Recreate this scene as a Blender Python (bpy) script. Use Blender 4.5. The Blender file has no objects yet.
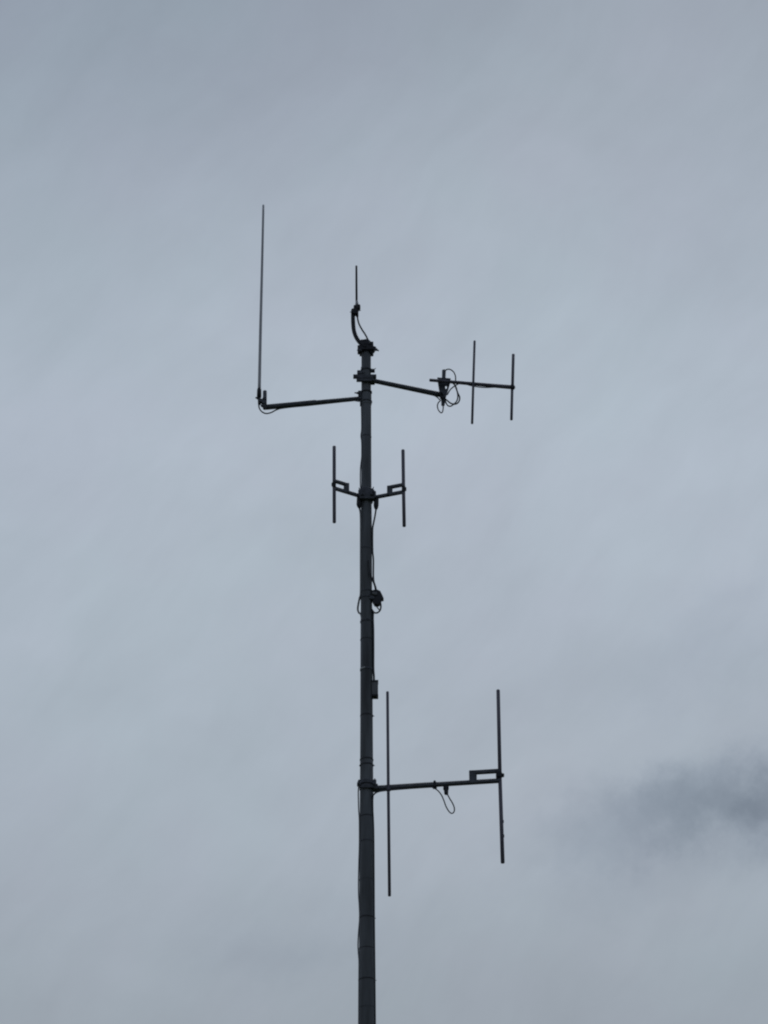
import bpy, bmesh, math, random
from mathutils import Vector, Matrix
random.seed(5)
SC = bpy.context.scene
COL = SC.collection

# ------------------------------------------------------------------ camera
F = 2800.0                      # focal length in pixels
PITCH = math.atan(F / 5000.0)
CAM = Vector((0.0, -12.9, 1.6))
YAW = -0.00715
ROLL = math.radians(-0.265)
cam_d = bpy.data.cameras.new('camera')
cam_d.sensor_width = 36.0
cam_d.lens = F * 36.0 / 1024.0
cam_d.clip_start = 0.1
cam_d.clip_end = 20000
cam = bpy.data.objects.new('camera', cam_d)
COL.objects.link(cam)
RM = Matrix.Rotation(YAW, 3, 'Z') @ Matrix.Rotation(math.pi/2 + PITCH, 3, 'X') @ Matrix.Rotation(ROLL, 3, 'Z')
cam.matrix_world = Matrix.Translation(CAM) @ RM.to_4x4()
SC.camera = cam
SC.render.resolution_x = 768
SC.render.resolution_y = 1024

def ray(px, py):
    return (RM @ Vector(((px-384.0)/F, -(py-512.0)/F, -1.0))).normalized()

# ------------------------------------------------------------------ world: closed overcast
SUN_EL, SUN_AZ = math.radians(48), math.radians(12)     # sun hidden in cloud beyond the mast
w = bpy.data.worlds.new('World'); SC.world = w; w.use_nodes = True
nt = w.node_tree; nt.nodes.clear()
N = nt.nodes; L = nt.links
out = N.new('ShaderNodeOutputWorld'); bg = N.new('ShaderNodeBackground')
L.new(bg.outputs[0], out.inputs[0])
tc = N.new('ShaderNodeTexCoord')
def lin(c):
    return tuple(((v/255)/12.92 if v/255 <= .04045 else ((v/255+.055)/1.055)**2.4) for v in c) + (1.0,)
def sock(s, v):
    if isinstance(v, (int, float)): s.default_value = v
    elif isinstance(v, (tuple, Vector)): s.default_value = tuple(v)
    else: L.new(v, s)
def M(op, a, b=0.0, c=0.0, clamp=False):
    n = N.new('ShaderNodeMath'); n.operation = op; n.use_clamp = clamp
    sock(n.inputs[0], a); sock(n.inputs[1], b); sock(n.inputs[2], c)
    return n.outputs[0]
def dot(v, c):
    n = N.new('ShaderNodeVectorMath'); n.operation = 'DOT_PRODUCT'
    L.new(v, n.inputs[0]); n.inputs[1].default_value = tuple(c)
    return n.outputs['Value']
def noise(vec, scale, detail, rough, seed=0.0, stretch=None):
    mp = N.new('ShaderNodeMapping'); L.new(vec, mp.inputs['Vector'])
    mp.inputs['Location'].default_value = (seed, seed*.7, seed*1.3)
    if stretch: 
        mp.inputs['Rotation'].default_value = stretch[0]; mp.inputs['Scale'].default_value = stretch[1]
    n = N.new('ShaderNodeTexNoise'); n.inputs['Scale'].default_value = scale
    n.inputs['Detail'].default_value = detail; n.inputs['Roughness'].default_value = rough
    L.new(mp.outputs[0], n.inputs['Vector'])
    return n
D = tc.outputs['Generated']
sep = N.new('ShaderNodeSeparateXYZ'); L.new(D, sep.inputs[0])
# brightness and tint of the cloud deck by height above the horizon
ramp = N.new('ShaderNodeValToRGB')
stops = [(0.0, (128,134,142)), (0.20, (146,152,160)), (0.322, (155,164,173)), (0.370, (162,172,182)),
         (0.429, (169,179,190)), (0.507, (175,186,198)), (0.566, (165,176,188)), (0.637, (148,159,172)), (0.85, (140,151,164)), (1.0, (136,147,160))]
cr = ramp.color_ramp
cr.interpolation = 'B_SPLINE'
cr.elements[0].position = stops[0][0]; cr.elements[0].color = lin(stops[0][1])
cr.elements[1].position = stops[-1][0]; cr.elements[1].color = lin(stops[-1][1])
for p, c in stops[1:-1]:
    e = cr.elements.new(p); e.color = lin(c)
L.new(sep.outputs['Z'], ramp.inputs[0])
# soft cloud structure
dn = noise(D, 9.0, 3.0, 0.55, 3.1)
warp = N.new('ShaderNodeVectorMath'); warp.operation = 'MULTIPLY_ADD'
sub = N.new('ShaderNodeVectorMath'); sub.operation = 'SUBTRACT'
L.new(dn.outputs['Color'], sub.inputs[0]); sub.inputs[1].default_value = (.5, .5, .5)
L.new(sub.outputs[0], warp.inputs[0]); warp.inputs[1].default_value = (.05, .05, .05); L.new(D, warp.inputs[2])
DW = warp.outputs[0]
st = ((0.0, math.radians(-35), 0.0), (0.6, 1.0, 1.25))
n1 = noise(DW, 7.0, 4.0, 0.5, 11.3, st).outputs['Fac']
n2 = noise(DW, 22.0, 5.0, 0.55, 4.4, st).outputs['Fac']
n3 = noise(D, 60.0, 4.0, 0.6, 8.2).outputs['Fac']
soft = M('ADD', M('MULTIPLY', M('SUBTRACT', n1, .5), .20), M('MULTIPLY', M('SUBTRACT', n2, .5), .12))
soft = M('ADD', soft, M('MULTIPLY', M('SUBTRACT', n3, .5), .03))
# fibrous streaks drawn out by the wind, rising to the right
_c = ray(384, 512); _a = (ray(484, 512) - _c).normalized(); _b = (ray(384, 412) - _c).normalized()
def streaks(deg, along, across, seed, detail, rough):
    r = math.radians(deg)
    c3 = N.new('ShaderNodeCombineXYZ')
    L.new(M('MULTIPLY', dot(DW, _a*math.cos(r) + _b*math.sin(r)), along), c3.inputs[0])
    L.new(M('MULTIPLY', dot(DW, _b*math.cos(r) - _a*math.sin(r)), across), c3.inputs[1])
    L.new(M('MULTIPLY', dot(DW, _c), along), c3.inputs[2])
    return M('SUBTRACT', noise(c3.outputs[0], 1.0, detail, rough, seed).outputs['Fac'], .5)
soft = M('ADD', soft, M('MULTIPLY', streaks(38, 12, 38, 5.5, 5.0, .55), .13))
soft = M('ADD', soft, M('MULTIPLY', streaks(58, 20, 80, 17.2, 5.0, .6), .08))
# ragged darker scud patches
wn = noise(D, 24.0, 7.0, 0.62, 1.7)
sub2 = N.new('ShaderNodeVectorMath'); sub2.operation = 'SUBTRACT'
L.new(wn.outputs['Color'], sub2.inputs[0]); sub2.inputs[1].default_value = (.5, .5, .5)
w2 = N.new('ShaderNodeVectorMath'); w2.operation = 'MULTIPLY_ADD'
L.new(sub2.outputs[0], w2.inputs[0]); w2.inputs[1].default_value = (.050, .050, .050); L.new(D, w2.inputs[2])
DP = w2.outputs[0]
def patch(px, py, su, sv, rot, amt):
    c = ray(px, py)
    a = Vector((0, 0, 1)).cross(c).normalized() * -1
    b = c.cross(a).normalized()
    a = -a if (ray(px+5, py)-c).dot(a) < 0 else a
    b = -b if (ray(px, py-5)-c).dot(b) < 0 else b
    r = math.radians(rot)
    a2 = a*math.cos(r) + b*math.sin(r); b2 = b*math.cos(r) - a*math.sin(r)
    u = M('DIVIDE', dot(DP, a2), su/F); v = M('DIVIDE', dot(DP, b2), sv/F)
    q = M('ADD', M('MULTIPLY', u, u), M('MULTIPLY', v, v))
    front = M('GREATER_THAN', dot(D, c), 0.0)
    return M('MULTIPLY', M('MULTIPLY', M('EXPONENT', M('MULTIPLY', q, -1.0)), front), amt)
dark = 0.0
for p in [(756, 802, 98, 40, -2, .37), (690, 808, 80, 36, 0, .09), (610, 828, 60, 36, 25, .15), (690, 775, 60, 18, 20, .05), (560, 850, 60, 20, 0, .03), (720, 650, 110, 40, 12, .06), (740, 585, 60, 22, 25, .04),
          (275, 945, 100, 34, 10, .065), (650, 880, 120, 26, 10, .04), (60, 30, 320, 130, 10, .08), (740, 985, 170, 90, 0, .02), (30, 500, 90, 300, 0, .02)]:
    dark = M('ADD', dark, patch(*p))
for p in [(560, 790, 170, 90, 10, .045), (600, 930, 220, 80, 0, .02), (540, 130, 240, 120, 30, .045), (200, 560, 260, 160, 30, .015)]:
    dark = M('SUBTRACT', dark, patch(*p))
frn = noise(DP, 34.0, 6.0, 0.6, 6.6).outputs['Fac']
dark = M('MULTIPLY', dark, M('ADD', .62, M('MULTIPLY', frn, .8)))
fac = M('MULTIPLY', M('ADD', 1.0, soft), M('SUBTRACT', 1.0, dark))
# the deck is brightest on the side where the sun hides, dimmer behind the viewer
azd = dot(D, (math.sin(SUN_AZ)*.0, 1.0, 0.0))
side = N.new('ShaderNodeMapRange'); side.interpolation_type = 'SMOOTHSTEP'
L.new(azd, side.inputs[0]); side.inputs[1].default_value = -.6; side.inputs[2].default_value = .72
side.inputs[3].default_value = .62; side.inputs[4].default_value = 1.0
fac = M('MULTIPLY', fac, side.outputs[0])
mul = N.new('ShaderNodeVectorMath'); mul.operation = 'SCALE'
L.new(ramp.outputs[0], mul.inputs[0]); L.new(fac, mul.inputs['Scale'])
# very slight warm/cool drift through the deck
tn = noise(D, 14.0, 3.0, 0.5, 21.0).outputs['Fac']
tr = N.new('ShaderNodeValToRGB'); L.new(tn, tr.inputs[0])
tr.color_ramp.elements[0].position = .35; tr.color_ramp.elements[0].color = (.992, 1.007, 1.002, 1)
tr.color_ramp.elements[1].position = .65; tr.color_ramp.elements[1].color = (1.008, .995, 1.006, 1)
tint = N.new('ShaderNodeVectorMath'); tint.operation = 'MULTIPLY'
L.new(mul.outputs[0], tint.inputs[0]); L.new(tr.outputs[0], tint.inputs[1])
cb_ = N.new('ShaderNodeCombineXYZ')
L.new(M('SUBTRACT', 1.0, M('MULTIPLY', dark, .12)), cb_.inputs[0]); cb_.inputs[1].default_value = 1.0
L.new(M('ADD', 1.0, M('MULTIPLY', dark, .16)), cb_.inputs[2])
tint0 = tint; tint = N.new('ShaderNodeVectorMath'); tint.operation = 'MULTIPLY'
L.new(tint0.outputs[0], tint.inputs[0]); L.new(cb_.outputs[0], tint.inputs[1])
sky = N.new('ShaderNodeTexSky'); sky.sky_type = 'NISHITA'; sky.sun_disc = False
sky.sun_elevation = SUN_EL; sky.sun_rotation = SUN_AZ
mx = N.new('ShaderNodeMix'); mx.data_type = 'RGBA'; mx.inputs[0].default_value = 0.97
sk = N.new('ShaderNodeVectorMath'); sk.operation = 'SCALE'; sk.inputs['Scale'].default_value = .1
L.new(sky.outputs[0], sk.inputs[0])
L.new(sk.outputs[0], mx.inputs[6]); L.new(tint.outputs[0], mx.inputs[7])
L.new(mx.outputs[2], bg.inputs[0]); bg.inputs[1].default_value = 1.0

sun_d = bpy.data.lights.new('sun', 'SUN'); sun_d.energy = 0.5; sun_d.angle = math.radians(25)
sun_d.color = (1.0, .97, .93)
sun = bpy.data.objects.new('sun', sun_d); COL.objects.link(sun)
sd = Vector((math.sin(SUN_AZ)*math.cos(SUN_EL), math.cos(SUN_AZ)*math.cos(SUN_EL), math.sin(SUN_EL)))
sun.rotation_euler = sd.to_track_quat('Z', 'Y').to_euler()

vs = SC.view_settings
vs.view_transform = 'Standard'; vs.look = 'None'; vs.exposure = 0; vs.gamma = 1; vs.use_curve_mapping = False
SC.cycles.pixel_filter_type = 'BLACKMAN_HARRIS'
SC.cycles.filter_width = 2.1

# ------------------------------------------------------------------ materials
def mat(name, col, rough=.5, metal=0.0, spec=.35, var=.35, vscale=18.0, col2=None, bump=.25, streak=False):
    m = bpy.data.materials.new(name); m.use_nodes = True
    t = m.node_tree; b = t.nodes['Principled BSDF']
    co = t.nodes.new('ShaderNodeTexCoord'); mp = t.nodes.new('ShaderNodeMapping')
    t.links.new(co.outputs['Object'], mp.inputs[0])
    if streak: mp.inputs['Scale'].default_value = (1, 1, .12)
    n = t.nodes.new('ShaderNodeTexNoise'); n.inputs['Scale'].default_value = vscale
    n.inputs['Detail'].default_value = 6; n.inputs['Roughness'].default_value = .6
    t.links.new(mp.outputs[0], n.inputs['Vector'])
    r = t.nodes.new('ShaderNodeValToRGB'); t.links.new(n.outputs['Fac'], r.inputs[0])
    r.color_ramp.elements[0].position = .32; r.color_ramp.elements[1].position = .7
    c2 = col2 or tuple(min(1, c*(1+var)) for c in col)
    r.color_ramp.elements[0].color = tuple(c*(1-var) for c in col) + (1,)
    r.color_ramp.elements[1].color = tuple(c2) + (1,)
    t.links.new(r.outputs[0], b.inputs['Base Color'])
    rr = t.nodes.new('ShaderNodeMapRange'); t.links.new(n.outputs['Fac'], rr.inputs[0])
    rr.inputs[3].default_value = max(.05, rough-.12); rr.inputs[4].default_value = min(1, rough+.15)
    t.links.new(rr.outputs[0], b.inputs['Roughness'])
    b.inputs['Metallic'].default_value = metal
    b.inputs['Specular IOR Level'].default_value = spec
    bp = t.nodes.new('ShaderNodeBump'); bp.inputs['Strength'].default_value = bump; bp.inputs['Distance'].default_value = .001
    t.links.new(n.outputs['Fac'], bp.inputs['Height']); t.links.new(bp.outputs[0], b.inputs['Normal'])
    return m
POLE = mat('weathered_mast_steel', (.122, .134, .160), .62, .0, .3, .5, 14, bump=.35, streak=True)
STEEL = mat('dull_galvanised_steel', (.092, .101, .130), .55, .15, .3, .35, 40)
ARM = mat('arm_steel', (.10, .11, .14), .5, .1, .3, .35, 30)
ALU = mat('oxidised_aluminium', (.14, .136, .18), .5, .2, .3, .3, 35, streak=True)
GREY_CABLE = mat('grey_cable_sheath', (.24, .25, .28), .5, .0, .3, .25, 20)
GLASS = mat('grey_fibreglass', (.55, .56, .64), .5, .0, .4, .2, 12, streak=True)
RUBBER = mat('black_cable_rubber', (.052, .056, .072), .5, .0, .25, .3, 30)
BLACK = mat('black_plastic', (.034, .037, .052), .5, .0, .25, .3, 30)
BOX = mat('grey_box_enamel', (.15, .16, .185), .5, .0, .3, .2, 20)
BRIGHT = mat('bare_zinc_band', (.30, .31, .32), .35, .6, .5, .3, 60)
CONC = mat('concrete', (.30, .29, .27), .9, 0, .2, .25, 9)
def ground_mat():
    m = bpy.data.materials.new('meadow_grass'); m.use_nodes = True
    t = m.node_tree; b = t.nodes['Principled BSDF']
    co = t.nodes.new('ShaderNodeTexCoord')
    a = t.nodes.new('ShaderNodeTexNoise'); a.inputs['Scale'].default_value = .35; a.inputs['Detail'].default_value = 12
    a.inputs['Roughness'].default_value = .7; t.links.new(co.outputs['Object'], a.inputs['Vector'])
    r = t.nodes.new('ShaderNodeValToRGB'); t.links.new(a.outputs['Fac'], r.inputs[0])
    r.color_ramp.elements[0].position = .3; r.color_ramp.elements[0].color = (.028, .045, .014, 1)
    r.color_ramp.elements[1].position = .72; r.color_ramp.elements[1].color = (.075, .085, .032, 1)
    t.links.new(r.outputs[0], b.inputs['Base Color']); b.inputs['Roughness'].default_value = .95
    f = t.nodes.new('ShaderNodeTexNoise'); f.inputs['Scale'].default_value = 25; f.inputs['Detail'].default_value = 8
    t.links.new(co.outputs['Object'], f.inputs['Vector'])
    bp = t.nodes.new('ShaderNodeBump'); bp.inputs['Distance'].default_value = .05
    t.links.new(f.outputs['Fac'], bp.inputs['Height']); t.links.new(bp.outputs[0], b.inputs['Normal'])
    return m

# ------------------------------------------------------------------ geometry helpers (world metres)
def P(px, py, Y=0.0):                 # the point of the plane y = Y that the camera sees at this pixel
    d = ray(px, py); return CAM + d * ((Y - CAM.y) / d.y)
def PZ(px, py, z):                    # the same on the horizontal plane of height z
    d = ray(px, py); return CAM + d * ((z - CAM.z) / d.z)
FW = RM @ Vector((0, 0, -1))
def px2m(p, n):                       # n pixels at the distance of point p, in metres
    return n * (p - CAM).dot(FW) / F

def smooth(pts, k=8):
    if len(pts) < 3: return pts
    o = []
    q = [pts[0]*2-pts[1]] + list(pts) + [pts[-1]*2-pts[-2]]
    for i in range(1, len(q)-2):
        p0, p1, p2, p3 = q[i-1:i+3]
        for j in range(k):
            t = j/k
            o.append(.5*((2*p1) + (p2-p0)*t + (2*p0-5*p1+4*p2-p3)*t*t + (3*p1-p0-3*p2+p3)*t**3))
    o.append(pts[-1]); return o

def add_tube(bm, pts, rad, seg=14, k=8, bevel=True):
    n0 = len(pts)
    if isinstance(rad, (int, float)): rad = [rad]*n0
    if n0 > 2 and k > 1:
        ps = smooth([Vector(p) for p in pts], k); rs = []
        for i in range(n0-1):
            for j in range(k): rs.append(rad[i] + (rad[i+1]-rad[i])*j/k)
        rs.append(rad[-1])
    else: ps = [Vector(p) for p in pts]; rs = list(rad)
    T = [(ps[min(i+1, len(ps)-1)] - ps[max(i-1, 0)]).normalized() for i in range(len(ps))]
    a = T[0].orthogonal().normalized(); rings = []
    if bevel:                         # softened end caps
        e = min(rs[0], rs[-1])*.3
        ps = [ps[0]-T[0]*0] + [ps[0]+T[0]*e] + ps[1:-1] + [ps[-1]-T[-1]*e] + [ps[-1]]
        rs = [rs[0]*.72, rs[0]] + rs[1:-1] + [rs[-1], rs[-1]*.72]
        T = [T[0], T[0]] + T[1:-1] + [T[-1], T[-1]]
    for p, t, r in zip(ps, T, rs):
        a = (a - t*a.dot(t)).normalized(); b = t.cross(a)
        rings.append([bm.verts.new(p + (a*math.cos(2*math.pi*i/seg) + b*math.sin(2*math.pi*i/seg))*r) for i in range(seg)])
    for r0, r1 in zip(rings, rings[1:]):
        for i in range(seg):
            bm.faces.new((r0[i], r0[(i+1) % seg], r1[(i+1) % seg], r1[i])).smooth = True
    bm.faces.new(rings[0][::-1]); bm.faces.new(rings[-1])

def add_beam(bm, a, b, w, h, up=Vector((0, 0, 1)), bev=.18):   # rectangular bar with chamfered long edges
    a = Vector(a); b = Vector(b); t = (b-a).normalized()
    s = t.cross(up)
    s = s.normalized() if s.length > 1e-4 else Vector((0, 1, 0)); u = s.cross(t).normalized()
    c = min(w, h)*bev
    prof = [(w/2-c, h/2), (w/2, h/2-c), (w/2, -h/2+c), (w/2-c, -h/2), (-w/2+c, -h/2), (-w/2, -h/2+c), (-w/2, h/2-c), (-w/2+c, h/2)]
    r0 = [bm.verts.new(a + s*x + u*y) for x, y in prof]; r1 = [bm.verts.new(b + s*x + u*y) for x, y in prof]
    for i in range(8): bm.faces.new((r0[i], r0[(i+1) % 8], r1[(i+1) % 8], r1[i]))
    bm.faces.new(r0[::-1]); bm.faces.new(r1)

def add_box(bm, c, sx, sy, sz, bev=.15, rot=None):
    b2 = bmesh.new()
    bmesh.ops.create_cube(b2, size=1)
    for v in b2.verts: v.co = Vector((v.co.x*sx, v.co.y*sy, v.co.z*sz))
    bmesh.ops.bevel(b2, geom=list(b2.edges), offset=min(sx, sy, sz)*bev, segments=2, affect='EDGES', profile=.6)
    mp = {}
    for v in b2.verts:
        co = v.co if rot is None else rot @ v.co
        mp[v] = bm.verts.new(co + Vector(c))
    for f in b2.faces: bm.faces.new([mp[v] for v in f.verts])
    b2.free()

def add_ring(bm, c, ri, ro, h, seg=40, flat=.12):              # a band round a vertical pole
    cz = Vector(c); prof = [(ri, -h/2), (ro-h*flat, -h/2), (ro, -h/2+h*flat), (ro, h/2-h*flat), (ro-h*flat, h/2), (ri, h/2)]
    rows = []
    for i in range(seg):
        a = 2*math.pi*i/seg
        rows.append([bm.verts.new(cz + Vector((math.cos(a)*r, math.sin(a)*r, z))) for r, z in prof])
    for i in range(seg):
        q, s = rows[i], rows[(i+1) % seg]
        for j in range(len(prof)):
            k = (j+1) % len(prof)
            bm.faces.new((q[j], q[k], s[k], s[j])).smooth = False

def add_bolt(bm, c, axis, r, length, nut=True):                # threaded stud with a hexagon nut
    c = Vector(c); ax = Vector(axis).normalized()
    add_tube(bm, [c, c+ax*length], r*.5, 10)
    if nut:
        add_tube(bm, [c+ax*length*.25, c+ax*length*.6], r, 6, bevel=True)

def add_plate(bm, outline, thick, hole=None):                  # outline: list of (x, y, z) on a vertical plane
    bt = bmesh.new()
    def loop(pts):
        vs = [bt.verts.new(p) for p in pts]
        return [bt.edges.new((vs[i], vs[(i+1) % len(vs)])) for i in range(len(vs))]
    e = loop(outline)
    if hole: e += loop(hole)
    bmesh.ops.triangle_fill(bt, edges=e, use_beauty=True)
    r = bmesh.ops.extrude_face_region(bt, geom=list(bt.faces))
    for g in r['geom']:
        if isinstance(g, bmesh.types.BMVert): g.co.y += thick
    mp = {v: bm.verts.new(v.co) for v in bt.verts}
    for f in bt.faces:
        try: bm.faces.new([mp[v] for v in f.verts])
        except ValueError: pass
    bt.free()

def obj(name, bm, m, parent=None):
    bmesh.ops.recalc_face_normals(bm, faces=bm.faces)
    me = bpy.data.meshes.new(name); bm.to_mesh(me); bm.free(); me.materials.append(m)
    o = bpy.data.objects.new(name, me); COL.objects.link(o)
    if parent is not None:
        org = parent
        off = Vector((0, 0, 0))
        while org is not None: off += org.location; org = org.parent
        me.transform(Matrix.Translation(-off)); o.parent = parent
    return o
def new(): return bmesh.new()
def thing(name, label, cat, loc, group=None):
    o = bpy.data.objects.new(name, None); COL.objects.link(o); o.location = loc; o.empty_display_size = .1
    o['label'] = label; o['category'] = cat
    if group: o['group'] = group
    return o
def tag(o, label, cat, group=None):
    o['label'] = label; o['category'] = cat
    if group: o['group'] = group
def tube_obj(name, pts, r, m, parent=None, seg=14, k=8):
    b = new(); add_tube(b, pts, r, seg, k); return obj(name, b, m, parent)

# ------------------------------------------------------------------ ground
b = new()
G = 6000
rings = [0, 1.2, 3, 6, 12, 25, 60, 150, 500, 2000, G]
prev = None
for ri, r in enumerate(rings[1:]):
    cur = []
    for i in range(48):
        a = 2*math.pi*i/48
        z = 0 if r < 2 else .04*math.sin(3*a+ri)*min(1, r/20)
        cur.append(b.verts.new((math.cos(a)*r, math.sin(a)*r, z)))
    if prev is None: b.faces.new(cur)
    else:
        for i in range(48): b.faces.new((prev[i], cur[i], cur[(i+1) % 48], prev[(i+1) % 48])).smooth = True
    prev = cur
g = obj('ground', b, ground_mat()); g['kind'] = 'structure'

# ------------------------------------------------------------------ mast
XC = 366.8
mast = thing('antenna_mast', 'tall tapered dark steel mast carrying all the antennas', 'mast', (0, 0, 0))
prof_px = [(341.5, 4.3), (350, 4.75), (391, 4.8), (410, 5.0), (480, 5.15), (520, 5.5), (590, 5.7), (640, 6.0), (667, 6.1),
           (700, 6.2), (740, 6.4), (790, 6.75), (830, 7.1), (880, 7.35), (930, 7.6), (975, 8.0), (1024, 8.35)]
prof = [(P(XC, y).z, px2m(P(XC, y), r)) for y, r in prof_px]
MX = P(366.5, 680).x                                             # where the mast stands
def MR(z):
    for (z1, r1), (z0, r0) in zip(prof, prof[1:]):
        if z0 <= z <= z1: return r0 + (r1-r0)*(z-z0)/(z1-z0)
    return prof[0][1] if z > prof[0][0] else prof[-1][1]
def MP(py): z = P(XC, py).z; return Vector((MX, 0, z))
mast.location = (MX, 0, 0)
b = new()
pp = [(z, r) for z, r in prof] + [(3.5, .046), (.16, .055)]
seg = 40; rows = []
fine = []
for (z1, r1), (z0, r0) in zip(pp, pp[1:]):
    fine.append((z1, r1))
    for j in range(1, 4): fine.append((z1+(z0-z1)*j/4, r1+(r0-r1)*j/4))
fine.append(pp[-1])
fine = [(fine[0][0]+.004, fine[0][1]*.85)] + fine
for z, r in fine:
    rows.append([b.verts.new((MX+math.cos(2*math.pi*i/seg)*r, math.sin(2*math.pi*i/seg)*r, z)) for i in range(seg)])
for q, s in zip(rows, rows[1:]):
    for i in range(seg): b.faces.new((q[i], q[(i+1) % seg], s[(i+1) % seg], s[i])).smooth = True
b.faces.new(rows[0]); b.faces.new(rows[-1][::-1])
obj('pole', b, POLE, mast)
b = new(); add_box(b, (MX, 0, .09), .5, .5, .18, .06); obj('footing', b, CONC, mast)
b = new(); add_box(b, (MX, 0, .19), .24, .24, .016, .1)
for sx in (-1, 1):
    for sy in (-1, 1): add_bolt(b, (MX+sx*.09, sy*.09, .19), (0, 0, 1), .011, .05)
obj('base_plate', b, STEEL, mast)
# section collars
b = new(); c = MP(400); add_ring(b, c, MR(c.z)-.002, MR(c.z)+.0022, px2m(c, 15)); obj('collar', b, POLE, mast)
b = new(); c = MP(670); add_ring(b, c, MR(c.z)-.001, MR(c.z)+.0025, px2m(c, 2.3)); obj('band', b, STEEL, mast)
b = new()
for k in range(9):                                            # bare zinc seam clip facing left
    a0 = math.radians(202 + k*6.5); r = MR(c.z)+.0032
    add_box(b, (c.x+math.cos(a0)*r, math.sin(a0)*r, c.z), .0042, .0016, px2m(c, 1.7), .2, Matrix.Rotation(a0+math.pi/2, 3, 'Z'))
obj('clip', b, BRIGHT, mast)
# cable ties with their cut tails
for y, h, tail, extra in [(437, 1.2, 0, 0), (549, 1.5, 1, .001), (592, 1.3, 0, .001), (622, 1.6, 0, .002), (640, 1.0, 0, .001), (716, 1.6, 1, 0),
                   (760, 1.4, 0, .001), (765.5, 1.8, 2, .001), (817, 1.1, 0, .0), (842, 1.3, 0, .001), (880, 1.0, 0, 0), (918, 1.7, 1, .001), (949, 1.0, 0, 0), (980, 1.7, 2, .001), (1008, 1.0, 0, 0)]:
    b = new(); c = MP(y); h *= random.uniform(.7, 1.25); r = MR(c.z) + .0012 + extra*.8
    add_ring(b, c, MR(c.z)-.001, r, px2m(c, h))
    if tail:
        s = Vector((c.x+r*.93, -.006, c.z-.002))
        add_box(b, s, .008, .008, .008); add_beam(b, s, s+Vector((.009, -.004, -.004)), .0015, .003)
    if tail == 2:
        s = Vector((c.x-r*.95, -.008, c.z-.004)); add_box(b, s, .007, .007, .007)
    obj('cable_tie', b, random.choice((RUBBER, RUBBER, STEEL)), mast)

# ------------------------------------------------------------------ feed lines on the mast
def run(name, pts, rpx, label, m=RUBBER):
    ps = [P(x, y, Y) for x, y, Y in pts]
    r = px2m(ps[0], rpx); o = tube_obj(name, ps, r*1.15, m, None, 10, 6); tag(o, label, 'cable', 'feed cables strapped to the mast'); return o
def side(y, sgn, k=.2, Y=-.006): return (XC + sgn*next_r(y)+sgn*k, y, Y)
def next_r(y):
    c = MP(y); return MR(c.z) / px2m(c, 1.0)
run('coax_cable', [(359.2, 507, -.012), (360.3, 512, -.016), (360.7, 518, -.016), (360.8, 530, -.014), (360.75, 560, -.012), (360.7, 592, -.012), (359.6, 598, -.008), (358.2, 605, -.004),
                   (357.8, 609.5, 0), (358.8, 612.5, -.004), (360.9, 614.5, -.012), (361.9, 620, -.020)], .85,
    'pale grey cable down the left of the mast, ending in a small loop', GREY_CABLE)
run('coax_cable', [(376.2, 508, 0.0), (375, 516, -.004), (373.4, 524, -.006), (372.6, 530, -.010), (372.6, 550, -.006), (373.4, 560, -.002), (373.4, 577, -.002), (374.6, 585, -.006), (376.2, 593, -.014), (376.6, 597, -.020)], .75,
    'cable from the right short dipole, bowing off the mast to the black connector block')
run('coax_cable', [(368.5, 560, -.034), (369.4, 570, -.034), (371.2, 577, -.032), (373.6, 582, -.026), (375.6, 588, -.022), (377.2, 596, -.022)], .95,
    'thick short cable crossing the mast face into the black connector block')
run('coax_cable', [(373.3, 611, -.006), (372.9, 618, -.010), (373.3, 630, -.008), (373.4, 650, -.008), (373.4, 668, -.008), (373.9, 676, -.008), (374.0, 682, -.008)], .95,
    'cable strapped to the right of the mast, entering the grey box')
run('coax_cable', [(361.3, 404, -.004), (361.4, 409, -.010), (361.6, 420, -.012), (361.6, 430, -.012), (360.9, 436, -.006), (361.6, 442, -.012), (361.8, 455, -.012),
                   (360.6, 467, -.004), (360.3, 477, -.002), (360.5, 487, -.004), (361.4, 492, -.010)], .5,
    'thin cable from the long whip arm down to the short dipoles')
run('coax_cable', [(358.6, 786, -.01), (358.3, 792, -.004), (358.4, 800, -.002), (358.7, 810, -.006), (359.3, 820, -.012), (359.4, 842, -.012), (358.9, 862, -.006), (358.5, 880, -.002),
                   (358.6, 895, -.004), (359.3, 906, -.010), (359.6, 918, -.012), (358.6, 932, -.004), (358.0, 944, -.002), (358.3, 952, -.004), (359.0, 962, -.012), (358.9, 980, -.012), (358.7, 1024, -.012), (358.4, 1060, -.012)], .6,
    'loose cable bowing off the left of the mast below the big antenna', GREY_CABLE)
run('coax_cable', [(373.0, 795, -.02), (372.6, 806, -.022), (373.6, 830, -.012), (374.0, 880, -.012), (374.2, 918, -.012), (374.8, 980, -.012), (375.2, 1024, -.012), (375.6, 1060, -.012)], .7,
    'cable strapped to the right of the mast below the big antenna')

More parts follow.
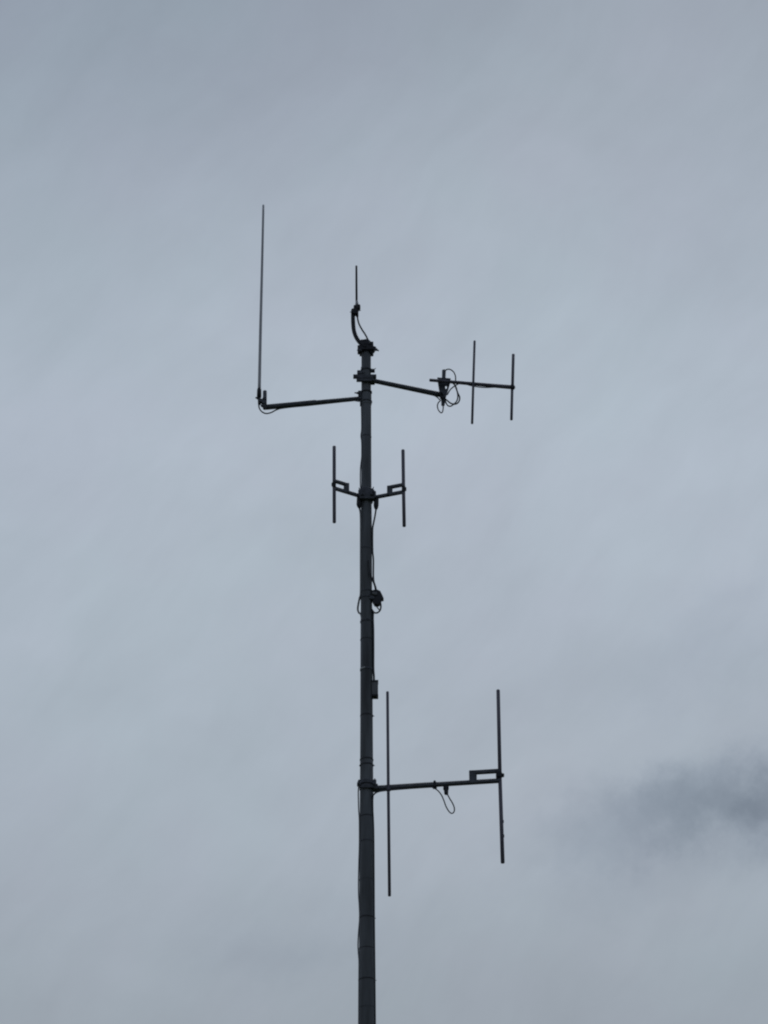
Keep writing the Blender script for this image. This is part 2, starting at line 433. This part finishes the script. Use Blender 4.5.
# ------------------------------------------------------------------ long whip on the left arm
zL = MP(398.6).z
arm = thing('support_arm', 'long horizontal arm reaching left from the mast', 'arm', MP(398.6))
ea = PZ(265.2, 407.3, zL); eb = PZ(357.5, 398.4, zL); mid = PZ(316.5, 402.4, zL); YL = ea.y
tube_obj('arm_tube', [mid+(mid-ea)*-.02, Vector((MX-MR(zL)-.006, eb.y*.6, zL))], px2m(eb, 2.2), ARM, arm)
tube_obj('arm_sleeve', [ea, mid], px2m(ea, 2.75), ARM, arm)
b = new(); s1 = P(264.9, 390.8, YL-.012); s0 = P(264.8, 409.3, YL-.012)
add_tube(b, [s1, s0], px2m(s1, 2.0)); obj('stub_post', b, ARM, arm)
b = new()
add_box(b, P(359.8, 394.6, -.004), px2m(s1, 3.4), .03, px2m(s1, 6.5)); add_box(b, P(359.9, 399.2, -.004), px2m(s1, 3.2), .034, px2m(s1, 2.6))
add_box(b, P(360.6, 403, -.004), px2m(s1, 1.4), .02, px2m(s1, 6))
add_bolt(b, P(360, 393.2, -.022), (-1, 0, .1), .007, .030); add_bolt(b, P(359.5, 400.5, -.022), (-1, 0, -.2), .006, .022)
for y in (392.5, 402): add_ring(b, MP(y), MR(MP(y).z), MR(MP(y).z)+.006, .007)
obj('clamp', b, STEEL, arm)

wa = thing('whip_antenna', 'long thin whip antenna at the end of the left arm', 'antenna', P(259, 404, YL-.012))
Yw = YL-.012
tube_obj('whip', [P(263.4, 205, Yw), P(262.0, 268, Yw), P(260.5, 330, Yw), P(259.3, 390, Yw)], [px2m(s1, v) for v in (1.15, 1.3, 1.5, 1.6)], GLASS, wa)
b = new(); add_tube(b, [P(259.3, 388, Yw), P(259.2, 390, Yw), P(259.1, 397.5, Yw)], [px2m(s1, v) for v in (1.8, 2.2, 2.35)], k=1)
add_tube(b, [P(259.1, 397, Yw), P(259.4, 404.8, Yw)], px2m(s1, 1.5)); obj('base_sleeve', b, BLACK, wa)
b = new()
add_bolt(b, P(259, 398.1, Yw), (-1, -.2, 0), px2m(s1, 1.7), px2m(s1, 3.6))
add_box(b, P(262, 401.2, Yw), px2m(s1, 7.6), .022, px2m(s1, 4.2), .2, Matrix.Rotation(math.radians(14), 3, 'Y'))
add_box(b, P(262.8, 405.6, Yw), px2m(s1, 3.6), .018, px2m(s1, 3.0), .2, Matrix.Rotation(math.radians(30), 3, 'Y'))
add_box(b, P(264.6, 399.5, Yw), px2m(s1, 4.2), .028, px2m(s1, 2))
add_box(b, P(264.6, 403.5, Yw), px2m(s1, 4.2), .028, px2m(s1, 2))
obj('clamp', b, STEEL, wa)
tube_obj('pigtail_cable', [P(x, y, Yw+dy) for x, y, dy in [(258.9, 403.5, 0), (258.9, 406.5, 0), (260.3, 410, 0), (263.4, 412.7, -.01), (267, 413.5, -.01), (271.5, 412.4, -.005), (276, 410, 0), (281, 408.4, 0.0), (292, 407.0, 0), (305, 405.8, -.01), (318, 404.4, -.02), (340, 402, -.03), (357, 400.3, -.05)]],
         px2m(s1, .7), RUBBER, wa, 8)

# ------------------------------------------------------------------ gooseneck and short whip at the mast top
gn = thing('gooseneck_bracket', 'curved black gooseneck tube clamped to the very top of the mast', 'bracket', MP(350))
Yg = -.03; u = px2m(MP(350), 1.0)
gp = [(353.1, 309.8), (353.0, 316), (353.2, 324), (354.0, 331), (356.0, 336.8), (359.2, 341.8), (363.2, 345.8), (366, 347.5)]
tube_obj('bent_tube', [P(x, y, Yg) for x, y in gp], 2.1*u, BLACK, gn, 18)
b = new()
add_box(b, P(364.6, 344.5, -.012), 8.6*u, .055, 6.5*u, .2)
add_box(b, P(366.5, 350.0, 0), 14*u, .075, 7.2*u, .12)
add_box(b, P(359.4, 349.8, -.01), 3.8*u, .05, 5.8*u, .18)
add_box(b, P(371.4, 347.5, -.01), 4.0*u, .05, 8.8*u, .18)
add_box(b, P(373.8, 349.6, -.012), 3.2*u, .03, 5.4*u, .25, Matrix.Rotation(math.radians(25), 3, 'Y'))
add_ring(b, MP(352.5), MR(MP(352).z)-.001, MR(MP(352).z)+.006, 3.2*u)
add_box(b, P(371.3, 352.5, -.012), 2.6*u, .03, 3*u, .2)
add_box(b, P(362, 342.2, -.02), 2.4*u, .02, 2.2*u, .2); add_box(b, P(366.6, 341.8, -.02), 3.4*u, .02, 2.2*u, .2)
gcl = obj('clamp', b, BLACK, gn)
for c, ax, r, l in [(P(374.5, 348.8, -.03), (1, -.1, -.62), 1.5*u, 5*u), (P(362, 350.5, -.045), (-1, -.1, .0), 1.5*u, 5.0*u), (P(369.5, 344.5, -.03), (.3, -.8, .2), 1.6*u, 4*u)]:
    b = new(); add_bolt(b, c, ax, r, l); obj('bolt', b, STEEL, gcl)
sw = thing('short_whip_antenna', 'short thin whip standing on top of the curved gooseneck', 'antenna', P(357, 316, Yg))
tube_obj('whip', [P(356.4, 265.8, Yg), P(356.45, 283, Yg), P(356.6, 302, Yg)], [1.05*u, 1.1*u, 1.15*u], BLACK, sw, k=1)
b = new(); add_tube(b, [P(356.6, 299.5, Yg), P(356.8, 302, Yg), P(356.9, 306, Yg)], [.9*u, 1.4*u, 1.8*u], k=1); obj('base_cone', b, GLASS, sw)
b = new()
add_tube(b, [P(358.4, 304.9, Yg-.012), P(358.4, 309.7, Yg-.012)], 2.1*u)
add_box(b, P(356.2, 307.8, Yg), 5.4*u, .026, 4.8*u, .25)
add_box(b, P(355.0, 312.2, Yg-.004), 7.0*u, .03, 6.6*u, .2)
add_box(b, P(352.4, 311.8, Yg-.004), 2.6*u, .022, 4*u, .2)
add_tube(b, [P(357.2, 312, Yg), P(357.3, 317.0, Yg)], 1.3*u)
add_bolt(b, P(357, 310.6, Yg-.02), (1, -.2, -.1), .8*u, 4*u); add_bolt(b, P(353, 312.2, Yg-.02), (-1, -.1, 0), .8*u, 3.2*u)
obj('mount', b, BLACK, sw)
tube_obj('pigtail_cable', [P(x, y, Yg) for x, y in [(357.3, 315.5), (357.9, 320), (359.3, 324.6), (362, 329.6), (364.8, 333.8), (367, 337.8), (368.3, 341), (369, 345)]], .85*u, RUBBER, sw, 10)

# ------------------------------------------------------------------ right arm with small two-element beam
zR = MP(380.0).z
ra = thing('support_arm', 'short horizontal arm reaching right from just below the mast top', 'arm', MP(380))
a1 = PZ(441.5, 394.9, zR); a0 = PZ(372.5, 380.6, zR); YR = a1.y
tube_obj('arm_tube', [Vector((a0.x, a0.y, zR)), a1], [2.3*u, 2.75*u], ARM, ra)
b = new()
add_box(b, P(364.8, 376.6, -.032), 23*u, .012, 4.4*u, .2)
add_box(b, P(364.0, 380.2, -.034), 15*u, .014, 3.2*u, .2)
add_box(b, P(365, 376.6, .034), 20*u, .010, 4.2*u, .2)
add_box(b, P(359.8, 373.4, -.02), 5.4*u, .034, 4.4*u, .2)
add_box(b, P(372.8, 380.6, -.012), 4.2*u, .05, 5.2*u, .2)
for x in (355.4, 374.6): add_tube(b, [P(x, 376.6, -.044), P(x, 376.6, .046)], .9*u, 10)
for x in (355.4, 374.6): add_tube(b, [P(x, 376.6, -.046), P(x, 376.6, -.036)], 1.7*u, 6)
obj('clamp', b, STEEL, ra)
b = new(); c = MP(370.2)
add_ring(b, c, MR(c.z)-.001, MR(c.z)+.0045, 2.0*u)
add_box(b, P(372.8, 370.8, -.01), 4.0*u, .022, 2.7*u, .2); add_bolt(b, P(371.5, 371.6, -.02), (.85, 0, .8), .7*u, 6*u)
add_bolt(b, P(363, 370, -.02), (-.6, 0, 1), .9*u, 4.0*u)
obj('hose_clamp', b, STEEL, ra)
b = new()
add_tube(b, [P(444.0, 370, YR-.016), P(442.9, 405.6, YR-.016)], [2.0*u, 1.75*u]); obj('stub_post', b, ARM, ra)

zB = P(446, 381.9, YR-.05).z
ya = thing('beam_antenna', 'small two-element beam antenna held out by the right arm', 'antenna', P(446, 381.9, YR-.05))
Yb = YR-.05
tube_obj('boom', [PZ(429.4, 380.1, zB), PZ(448, 381.6, zB), PZ(492, 385.6, zB), PZ(514.6, 387.4, zB)], [1.55*u, 1.65*u, 2.0*u, 2.2*u], ALU, ya, k=2)
pr = PZ(473.2, 383.8, zB); pd = PZ(512.2, 387.1, zB)
tube_obj('reflector', [P(474.6, 340.8, pr.y-.008), P(473.3, 383, pr.y-.008), P(472.1, 423.8, pr.y-.008)], [1.2*u, 1.25*u, 1.25*u], ALU, ya, k=1)
dv = tube_obj('driven_element', [P(513.3, 354.2, pd.y), P(512.5, 386, pd.y)], 1.5*u, ALU, ya)
tube_obj('driven_element', [P(512.2, 388, pd.y), P(511.4, 420, pd.y)], 1.4*u, ALU, ya)
b = new(); add_box(b, P(512.4, 387.2, pd.y-.004), 4.0*u, .024, 4.4*u, .25); add_tube(b, [P(513, 387.4, pd.y), P(515.2, 387.5, pd.y)], 1.5*u); obj('feed_clamp', b, BLACK, ya)
b = new(); add_box(b, P(473.3, 383.7, pr.y-.006), 2.6*u, .02, 4.4*u, .25); obj('element_clip', b, STEEL, ya)
b = new()
ol = [(437.3, 377.3), (450.7, 378.3), (450.3, 382.5), (448.2, 389.8), (446.0, 397), (444.6, 405.3), (441.6, 405.3), (441.0, 399), (439.5, 392.5), (438.4, 386), (437.7, 381.5)]
hl = [(446.0+1.1*math.cos(a*math.pi/4), 387.2+1.7*math.sin(a*math.pi/4)) for a in range(8)]
Yp = YR-.030
add_plate(b, [P(x, y, Yp) for x, y in ol], .006, [P(x, y, Yp) for x, y in hl])
mpl = obj('mounting_plate', b, STEEL, ya)
for x, y in ((439.6, 380.8), (448.6, 381.6), (441.4, 393.2), (443.6, 398)):
    b = new(); add_tube(b, [P(x, y, Yp-.022), P(x, y, Yp+.022)], .9*u, 10); add_tube(b, [P(x, y, Yp-.026), P(x, y, Yp-.016)], 1.5*u, 6); obj('bolt', b, BLACK, mpl)
b = new(); add_box(b, P(443.8, 380.9, Yp-.028), 12*u, .006, 4.4*u, .2); obj('boom_saddle', b, BLACK, ya)
b = new(); add_box(b, P(442.2, 396.6, Yp-.004), 4.4*u, .02, 4.4*u, .2); obj('post_saddle', b, BLACK, ya)
def pig(pts, r, parent, Y, name='pigtail_cable'):
    return tube_obj(name, [P(p[0], p[1], Y+(p[2] if len(p) > 2 else 0)) for p in pts], (r+.14)*u, RUBBER, parent, 8)
pig([(445, 371.5), (446.2, 369.8), (448.8, 369.2), (451.6, 370.2), (454.0, 372.6), (455.4, 376), (455.6, 380), (455.2, 383)], .5, ya, YR-.03)
pig([(452, 382.6), (454.4, 384.6), (456.2, 388.6), (457.8, 393), (459.6, 397), (459.3, 400.6), (457.4, 403.2), (454.5, 404.2), (450.6, 403.2), (447.8, 401), (445.5, 399)], .62, ya, YR-.04)
pig([(453.6, 383), (456, 387), (457.3, 392), (457.8, 397), (456.6, 401.2), (454, 404), (451, 406.1), (448.2, 405.8), (446.2, 403.2), (445.2, 400)], .55, ya, YR-.025)
pig([(458.4, 384), (455.6, 385.4), (452.2, 387.8), (449.6, 390.6), (447.2, 395)], .5, ya, YR-.02)
pig([(468, 385), (476, 386.7), (484, 387.5), (492, 387.4), (500, 387), (510, 388)], .4, ya, pr.y)
pig([(433, 395.2), (436.2, 396.6), (438.8, 398.8), (440.2, 400.6), (438.4, 402.6), (437.4, 406), (438.3, 409.8), (440.6, 412.6), (442.3, 412.2), (443.1, 409), (443.3, 404.5)], .48, ya, YR-.02)

# ------------------------------------------------------------------ pair of short dipoles
cl = thing('dipole_clamp', 'heavy black clamp gripping the mast between the two short dipoles', 'clamp', MP(497))
b = new(); c = MP(495); u2 = px2m(c, 1)
add_ring(b, MP(493.5), MR(c.z)-.001, MR(c.z)+.010, 9*u2); add_ring(b, MP(501), MR(c.z)-.001, MR(c.z)+.007, 4*u2)
add_box(b, P(367, 494.5, -.038), 15*u2, .014, 10*u2, .15)
add_box(b, P(367, 494.5, .036), 15*u2, .012, 10*u2, .15)
add_box(b, P(360.3, 494.8, -.02), 4.2*u2, .05, 7.5*u2, .2); add_box(b, P(373.6, 496.2, -.02), 5.0*u2, .05, 7.5*u2, .2)
cbd = obj('clamp_body', b, STEEL, cl)
b = new(); add_bolt(b, P(361.2, 491.5, -.03), (-.55, 0, 1), .9*u2, 5*u2); obj('bolt', b, STEEL, cbd)
b = new(); add_bolt(b, P(372.0, 491, -.03), (.35, 0, 1), .9*u2, 5*u2); obj('bolt', b, STEEL, cbd)
for x in (362.3, 371.6):
    b = new(); add_tube(b, [P(x, 494.5, -.052), P(x, 494.5, .05)], .9*u2, 10); add_tube(b, [P(x, 494.5, -.052), P(x, 494.5, -.042)], 1.7*u2, 6); obj('bolt', b, STEEL, cbd)

def dipole(sgn, armpx, elem, bar_top, post, cap, plug, label):
    # armpx: outer and inner pixel of the arm; heights are level, the arm comes a little forward
    zA = P(armpx[1][0], armpx[1][1], -.02).z
    o = PZ(armpx[0][0], armpx[0][1], zA); i = PZ(armpx[1][0], armpx[1][1], zA); Y = o.y
    t = thing('dipole_antenna', label, 'antenna', i, 'short vertical dipoles clamped to the mast')
    b = new(); add_beam(b, o, i, 3.3*u2, 3.5*u2); obj('arm', b, ARM, t)
    (x0, y0), (xc, yc), (x1, y1) = elem
    tube_obj('element', [P(x0, y0, Y), P(xc, yc, Y), P(x1, y1, Y)], 1.75*u2, ALU, t, k=1)
    dirv = (i-o).normalized(); A = P(bar_top[0], bar_top[1], Y); W = px2m(A, abs(post[0]-bar_top[0]))/abs(dirv.x)
    E = A + dirv*W
    b = new(); add_beam(b, A, E+dirv*2.2*u2, 3.3*u2, 3.4*u2); obj('matching_bar', b, ARM, t)
    zlow = zA
    b = new(); add_beam(b, Vector((E.x, E.y, E.z+1.1*u2)), Vector((E.x, E.y, zlow-.6*u2)), 5.6*u2, 3.2*u2, up=Vector((0, 1, 0))); obj('shorting_post', b, ARM, t)
    b = new(); C = P(cap[0], cap[1], Y-.002); add_box(b, C, 2.9*u2, .022, 3.2*u2, .3); add_box(b, P(xc, cap[1], Y-.002), 3.6*u2, .022, 7*u2, .2); obj('insulator', b, BLACK, t)
    b = new()
    ps = [P(x, y, -.02) for x, y in plug]
    add_tube(b, ps, [2.2*u2, 2.5*u2, 2.6*u2, 2.1*u2, 1.2*u2], k=1); obj('connector', b, BLACK, t)
    return t
dipole(-1, [(334.2, 488.2), (358.5, 495.6)], [(334.2, 446.2), (334.2, 484.5), (334.3, 522.8)], (334.2, 480.9), (346.4, 484.2), (332.9, 484.6),
       [(359.0, 495.5), (359.2, 499), (359.0, 504.4), (359.3, 506.6), (359.6, 508.4)], 'short vertical dipole left of the mast on its stub arm')
dipole(1, [(404, 491.8), (374.5, 497.4)], [(403.0, 449.8), (403.5, 489), (404.2, 526.6)], (403.4, 484.7), (389.8, 487.2), (405.0, 489.1),
       [(376.4, 496.5), (376.3, 500), (376.1, 505.4), (376.1, 507.8), (376.0, 509.6)], 'short vertical dipole right of the mast on its stub arm')

# ------------------------------------------------------------------ connector block with cable loops
cb = thing('connector_block', 'black angular block with cable loops on the right of the mast', 'connector block', P(376, 598, -.01))
b = new(); u3 = px2m(MP(600), 1)
ol = [(372.0, 591.2), (376.5, 590.2), (380.2, 592.0), (382.2, 596), (383.6, 599.2), (381.2, 599.8), (380.8, 603.4), (377.8, 605.2), (374.4, 604.6), (372.4, 601.0), (370.8, 597)]
add_plate(b, [P(x+.1, y-1.1, -.026) for x, y in ol], .034); bmesh.ops.bevel(b, geom=[e for e in b.edges if len(e.link_faces) == 2 and e.calc_face_angle(0) > .6], offset=.0012, segments=1, affect='EDGES')
obj('housing', b, BLACK, cb)
b = new(); add_box(b, P(374.6, 593.6, -.03), 4.6*u3, .012, 3.0*u3, .3, Matrix.Rotation(math.radians(12), 3, 'Y')); obj('lid', b, BOX, cb)
b = new(); c = MP(598); add_ring(b, c, MR(c.z)-.001, MR(c.z)+.003, 2*u3); add_box(b, P(371.8, 598, -.02), 5*u3, .02, 4*u3, .2); obj('strap', b, STEEL, cb)
for pts, r in [([(374.5, 603.5), (376.4, 606.4), (378.2, 608.6), (379.8, 610.4)], .6),
               ([(380.4, 602), (380.9, 606), (380.4, 609.4), (378.6, 612), (376, 613), (373.4, 612), (371.8, 609)], .85)]:
    tube_obj('cable_loop', [P(x, y, -.014) for x, y in pts], r*u3, RUBBER, cb, 8)

# ------------------------------------------------------------------ grey box
jb = thing('junction_box', 'small grey box fixed to the right side of the mast', 'box', P(374.6, 689, 0))
u4 = px2m(MP(690), 1)
b = new(); add_box(b, P(374.9, 689.6, -.002), 6.4*u4, .036, 14.6*u4, .1); obj('box_body', b, BOX, jb)
b = new(); add_box(b, P(374.9, 682.3, -.002), 6.9*u4, .042, 1.6*u4, .2); obj('lid', b, STEEL, jb)
b = new(); add_box(b, P(374.9, 696.6, -.002), 6.8*u4, .040, 2.2*u4, .2); obj('bottom_flange', b, BLACK, jb)

# ------------------------------------------------------------------ big two-element antenna low on the mast
zD = P(374, 788.6, 0).z; u5 = px2m(MP(787), 1)
ba = thing('large_dipole_antenna', 'largest two-element antenna reaching right from low on the mast', 'antenna', MP(787))
q0 = PZ(372, 788.6, zD); q1 = PZ(437, 784.5, zD); q2 = PZ(500.5, 780.6, zD)
b = new(); add_beam(b, q0, q1, 5.0*u5, 5.3*u5, bev=.3); obj('boom', b, ARM, ba)
b = new(); add_beam(b, q1-(q2-q1)*.03, q2, 4.4*u5, 4.6*u5, bev=.3); obj('boom_extension', b, ARM, ba)
pe = q2; Ye = pe.y
tube_obj('driven_element', [P(498.1, 689.8, Ye), P(499.9, 774, Ye)], [1.85*u5, 1.9*u5], ALU, ba)
tube_obj('driven_element', [P(499.9, 777, Ye), P(502.7, 863.2, Ye)], [1.9*u5, 2.0*u5], ALU, ba)
b = new(); dv = (q2-q1).normalized(); A = P(500.0, 770.9, Ye); E = PZ(474.0, 772.4, A.z)
E = A - dv*px2m(A, 27.3)
add_beam(b, A, E - dv*3.6*u5, 4.0*u5, 4.0*u5); obj('matching_bar', b, ARM, ba)
b = new(); add_beam(b, Vector((E.x, E.y, E.z+1.6*u5)), Vector((E.x, E.y, zD-.5*u5)), 7.6*u5, 4.0*u5, up=Vector((0, 1, 0))); obj('shorting_post', b, ARM, ba)
b = new(); add_box(b, P(499.0, 775.2, Ye-.002), 6.2*u5, .03, 5.8*u5, .2); add_tube(b, [P(501, 775.2, Ye-.002), P(504.2, 775.3, Ye-.002)], 2.1*u5); obj('insulator', b, BLACK, ba)
for x, y in ((502.9, 821.5), (503.4, 836), (502.7, 846)):
    b = new(); add_box(b, P(x, y, Ye), 1.8*u5, .010, 3.0*u5, .3); obj('tape_wrap', b, BLACK, ba)
rf = PZ(388.5, 787.9, zD)
Yr = rf.y-.016
tube_obj('reflector', [P(387.5, 691.6, Yr), P(388.3, 788, Yr), P(389.5, 896.2, Yr)], [1.45*u5, 1.5*u5, 1.55*u5], ALU, ba, k=1)
b = new(); add_box(b, P(388.4, 788, rf.y-.006), 5.2*u5, .026, 5.6*u5, .2); obj('element_clip', b, STEEL, ba)
b = new(); c = PZ(434.6, 784.7, zD); add_box(b, c, 2.2*u5, .034, 6.6*u5, .2); add_box(b, c+Vector((0, 0, 3.2*u5)), 2.2*u5, .012, 2.4*u5, .3); add_box(b, c-Vector((-.2*u5, 0, 3*u5)), 4*u5, .02, 2.4*u5, .3); obj('cable_clip', b, BLACK, ba)
b = new(); c = PZ(446, 784, zD)
add_box(b, P(446, 788, c.y), 5.6*u5, .024, 3.0*u5, .2); add_tube(b, [P(446.1, 788, c.y), P(446.3, 794.6, c.y)], [2.4*u5, 2.0*u5]); obj('connector', b, BLACK, ba)
tube_obj('pigtail_cable', [P(x, y, c.y) for x, y in [(428, 786.8), (433, 787.6), (437.6, 790.4), (441.4, 795), (443.8, 800.4), (446, 806.4), (448.8, 811.2), (451.6, 813.4), (454, 811.8), (454.3, 807.8), (452.4, 803), (449.6, 798.4), (447, 793.5)]], .65*u5, RUBBER, ba, 8)
tube_obj('pigtail_cable', [P(x, y, -.03+dy) for x, y, dy in [(372.5, 796, 0), (375, 793.4, -.004), (378.5, 791.6, -.004), (384, 790.6, 0), (396, 789.4, 0), (414, 788.0, 0), (429, 786.9, 0)]], .85*u5, RUBBER, ba, 8)
b = new()
z1 = MP(783.5)
add_ring(b, MP(783.6), MR(z1.z)-.001, MR(z1.z)+.007, 4.4*u5)
add_ring(b, MP(788.6), MR(z1.z)-.001, MR(z1.z)+.003, 3.4*u5)
add_box(b, P(359.4, 783.4, -.004), 3.8*u5, .04, 5.0*u5, .2, Matrix.Rotation(math.radians(20), 3, 'Y'))
add_box(b, P(374.6, 784.6, -.004), 3.6*u5, .05, 7.4*u5, .2)
add_box(b, P(375.2, 788.0, -.006), 5.4*u5, .05, 5.6*u5, .15)
add_box(b, P(366.5, 786.2, -.040), 15*u5, .008, 3.4*u5, .2)
bcl = obj('clamp', b, STEEL, ba)
for x in (359.6, 374.2):
    b = new(); add_tube(b, [P(x, 784, -.054), P(x, 784, .05)], .8*u5, 10); add_tube(b, [P(x, 784, -.052), P(x, 784, -.042)], 1.6*u5, 6); obj('bolt', b, STEEL, bcl)
b = new(); add_bolt(b, P(374.4, 782, -.02), (.1, 0, 1), 1.0*u5, 4*u5); obj('bolt', b, STEEL, bcl)
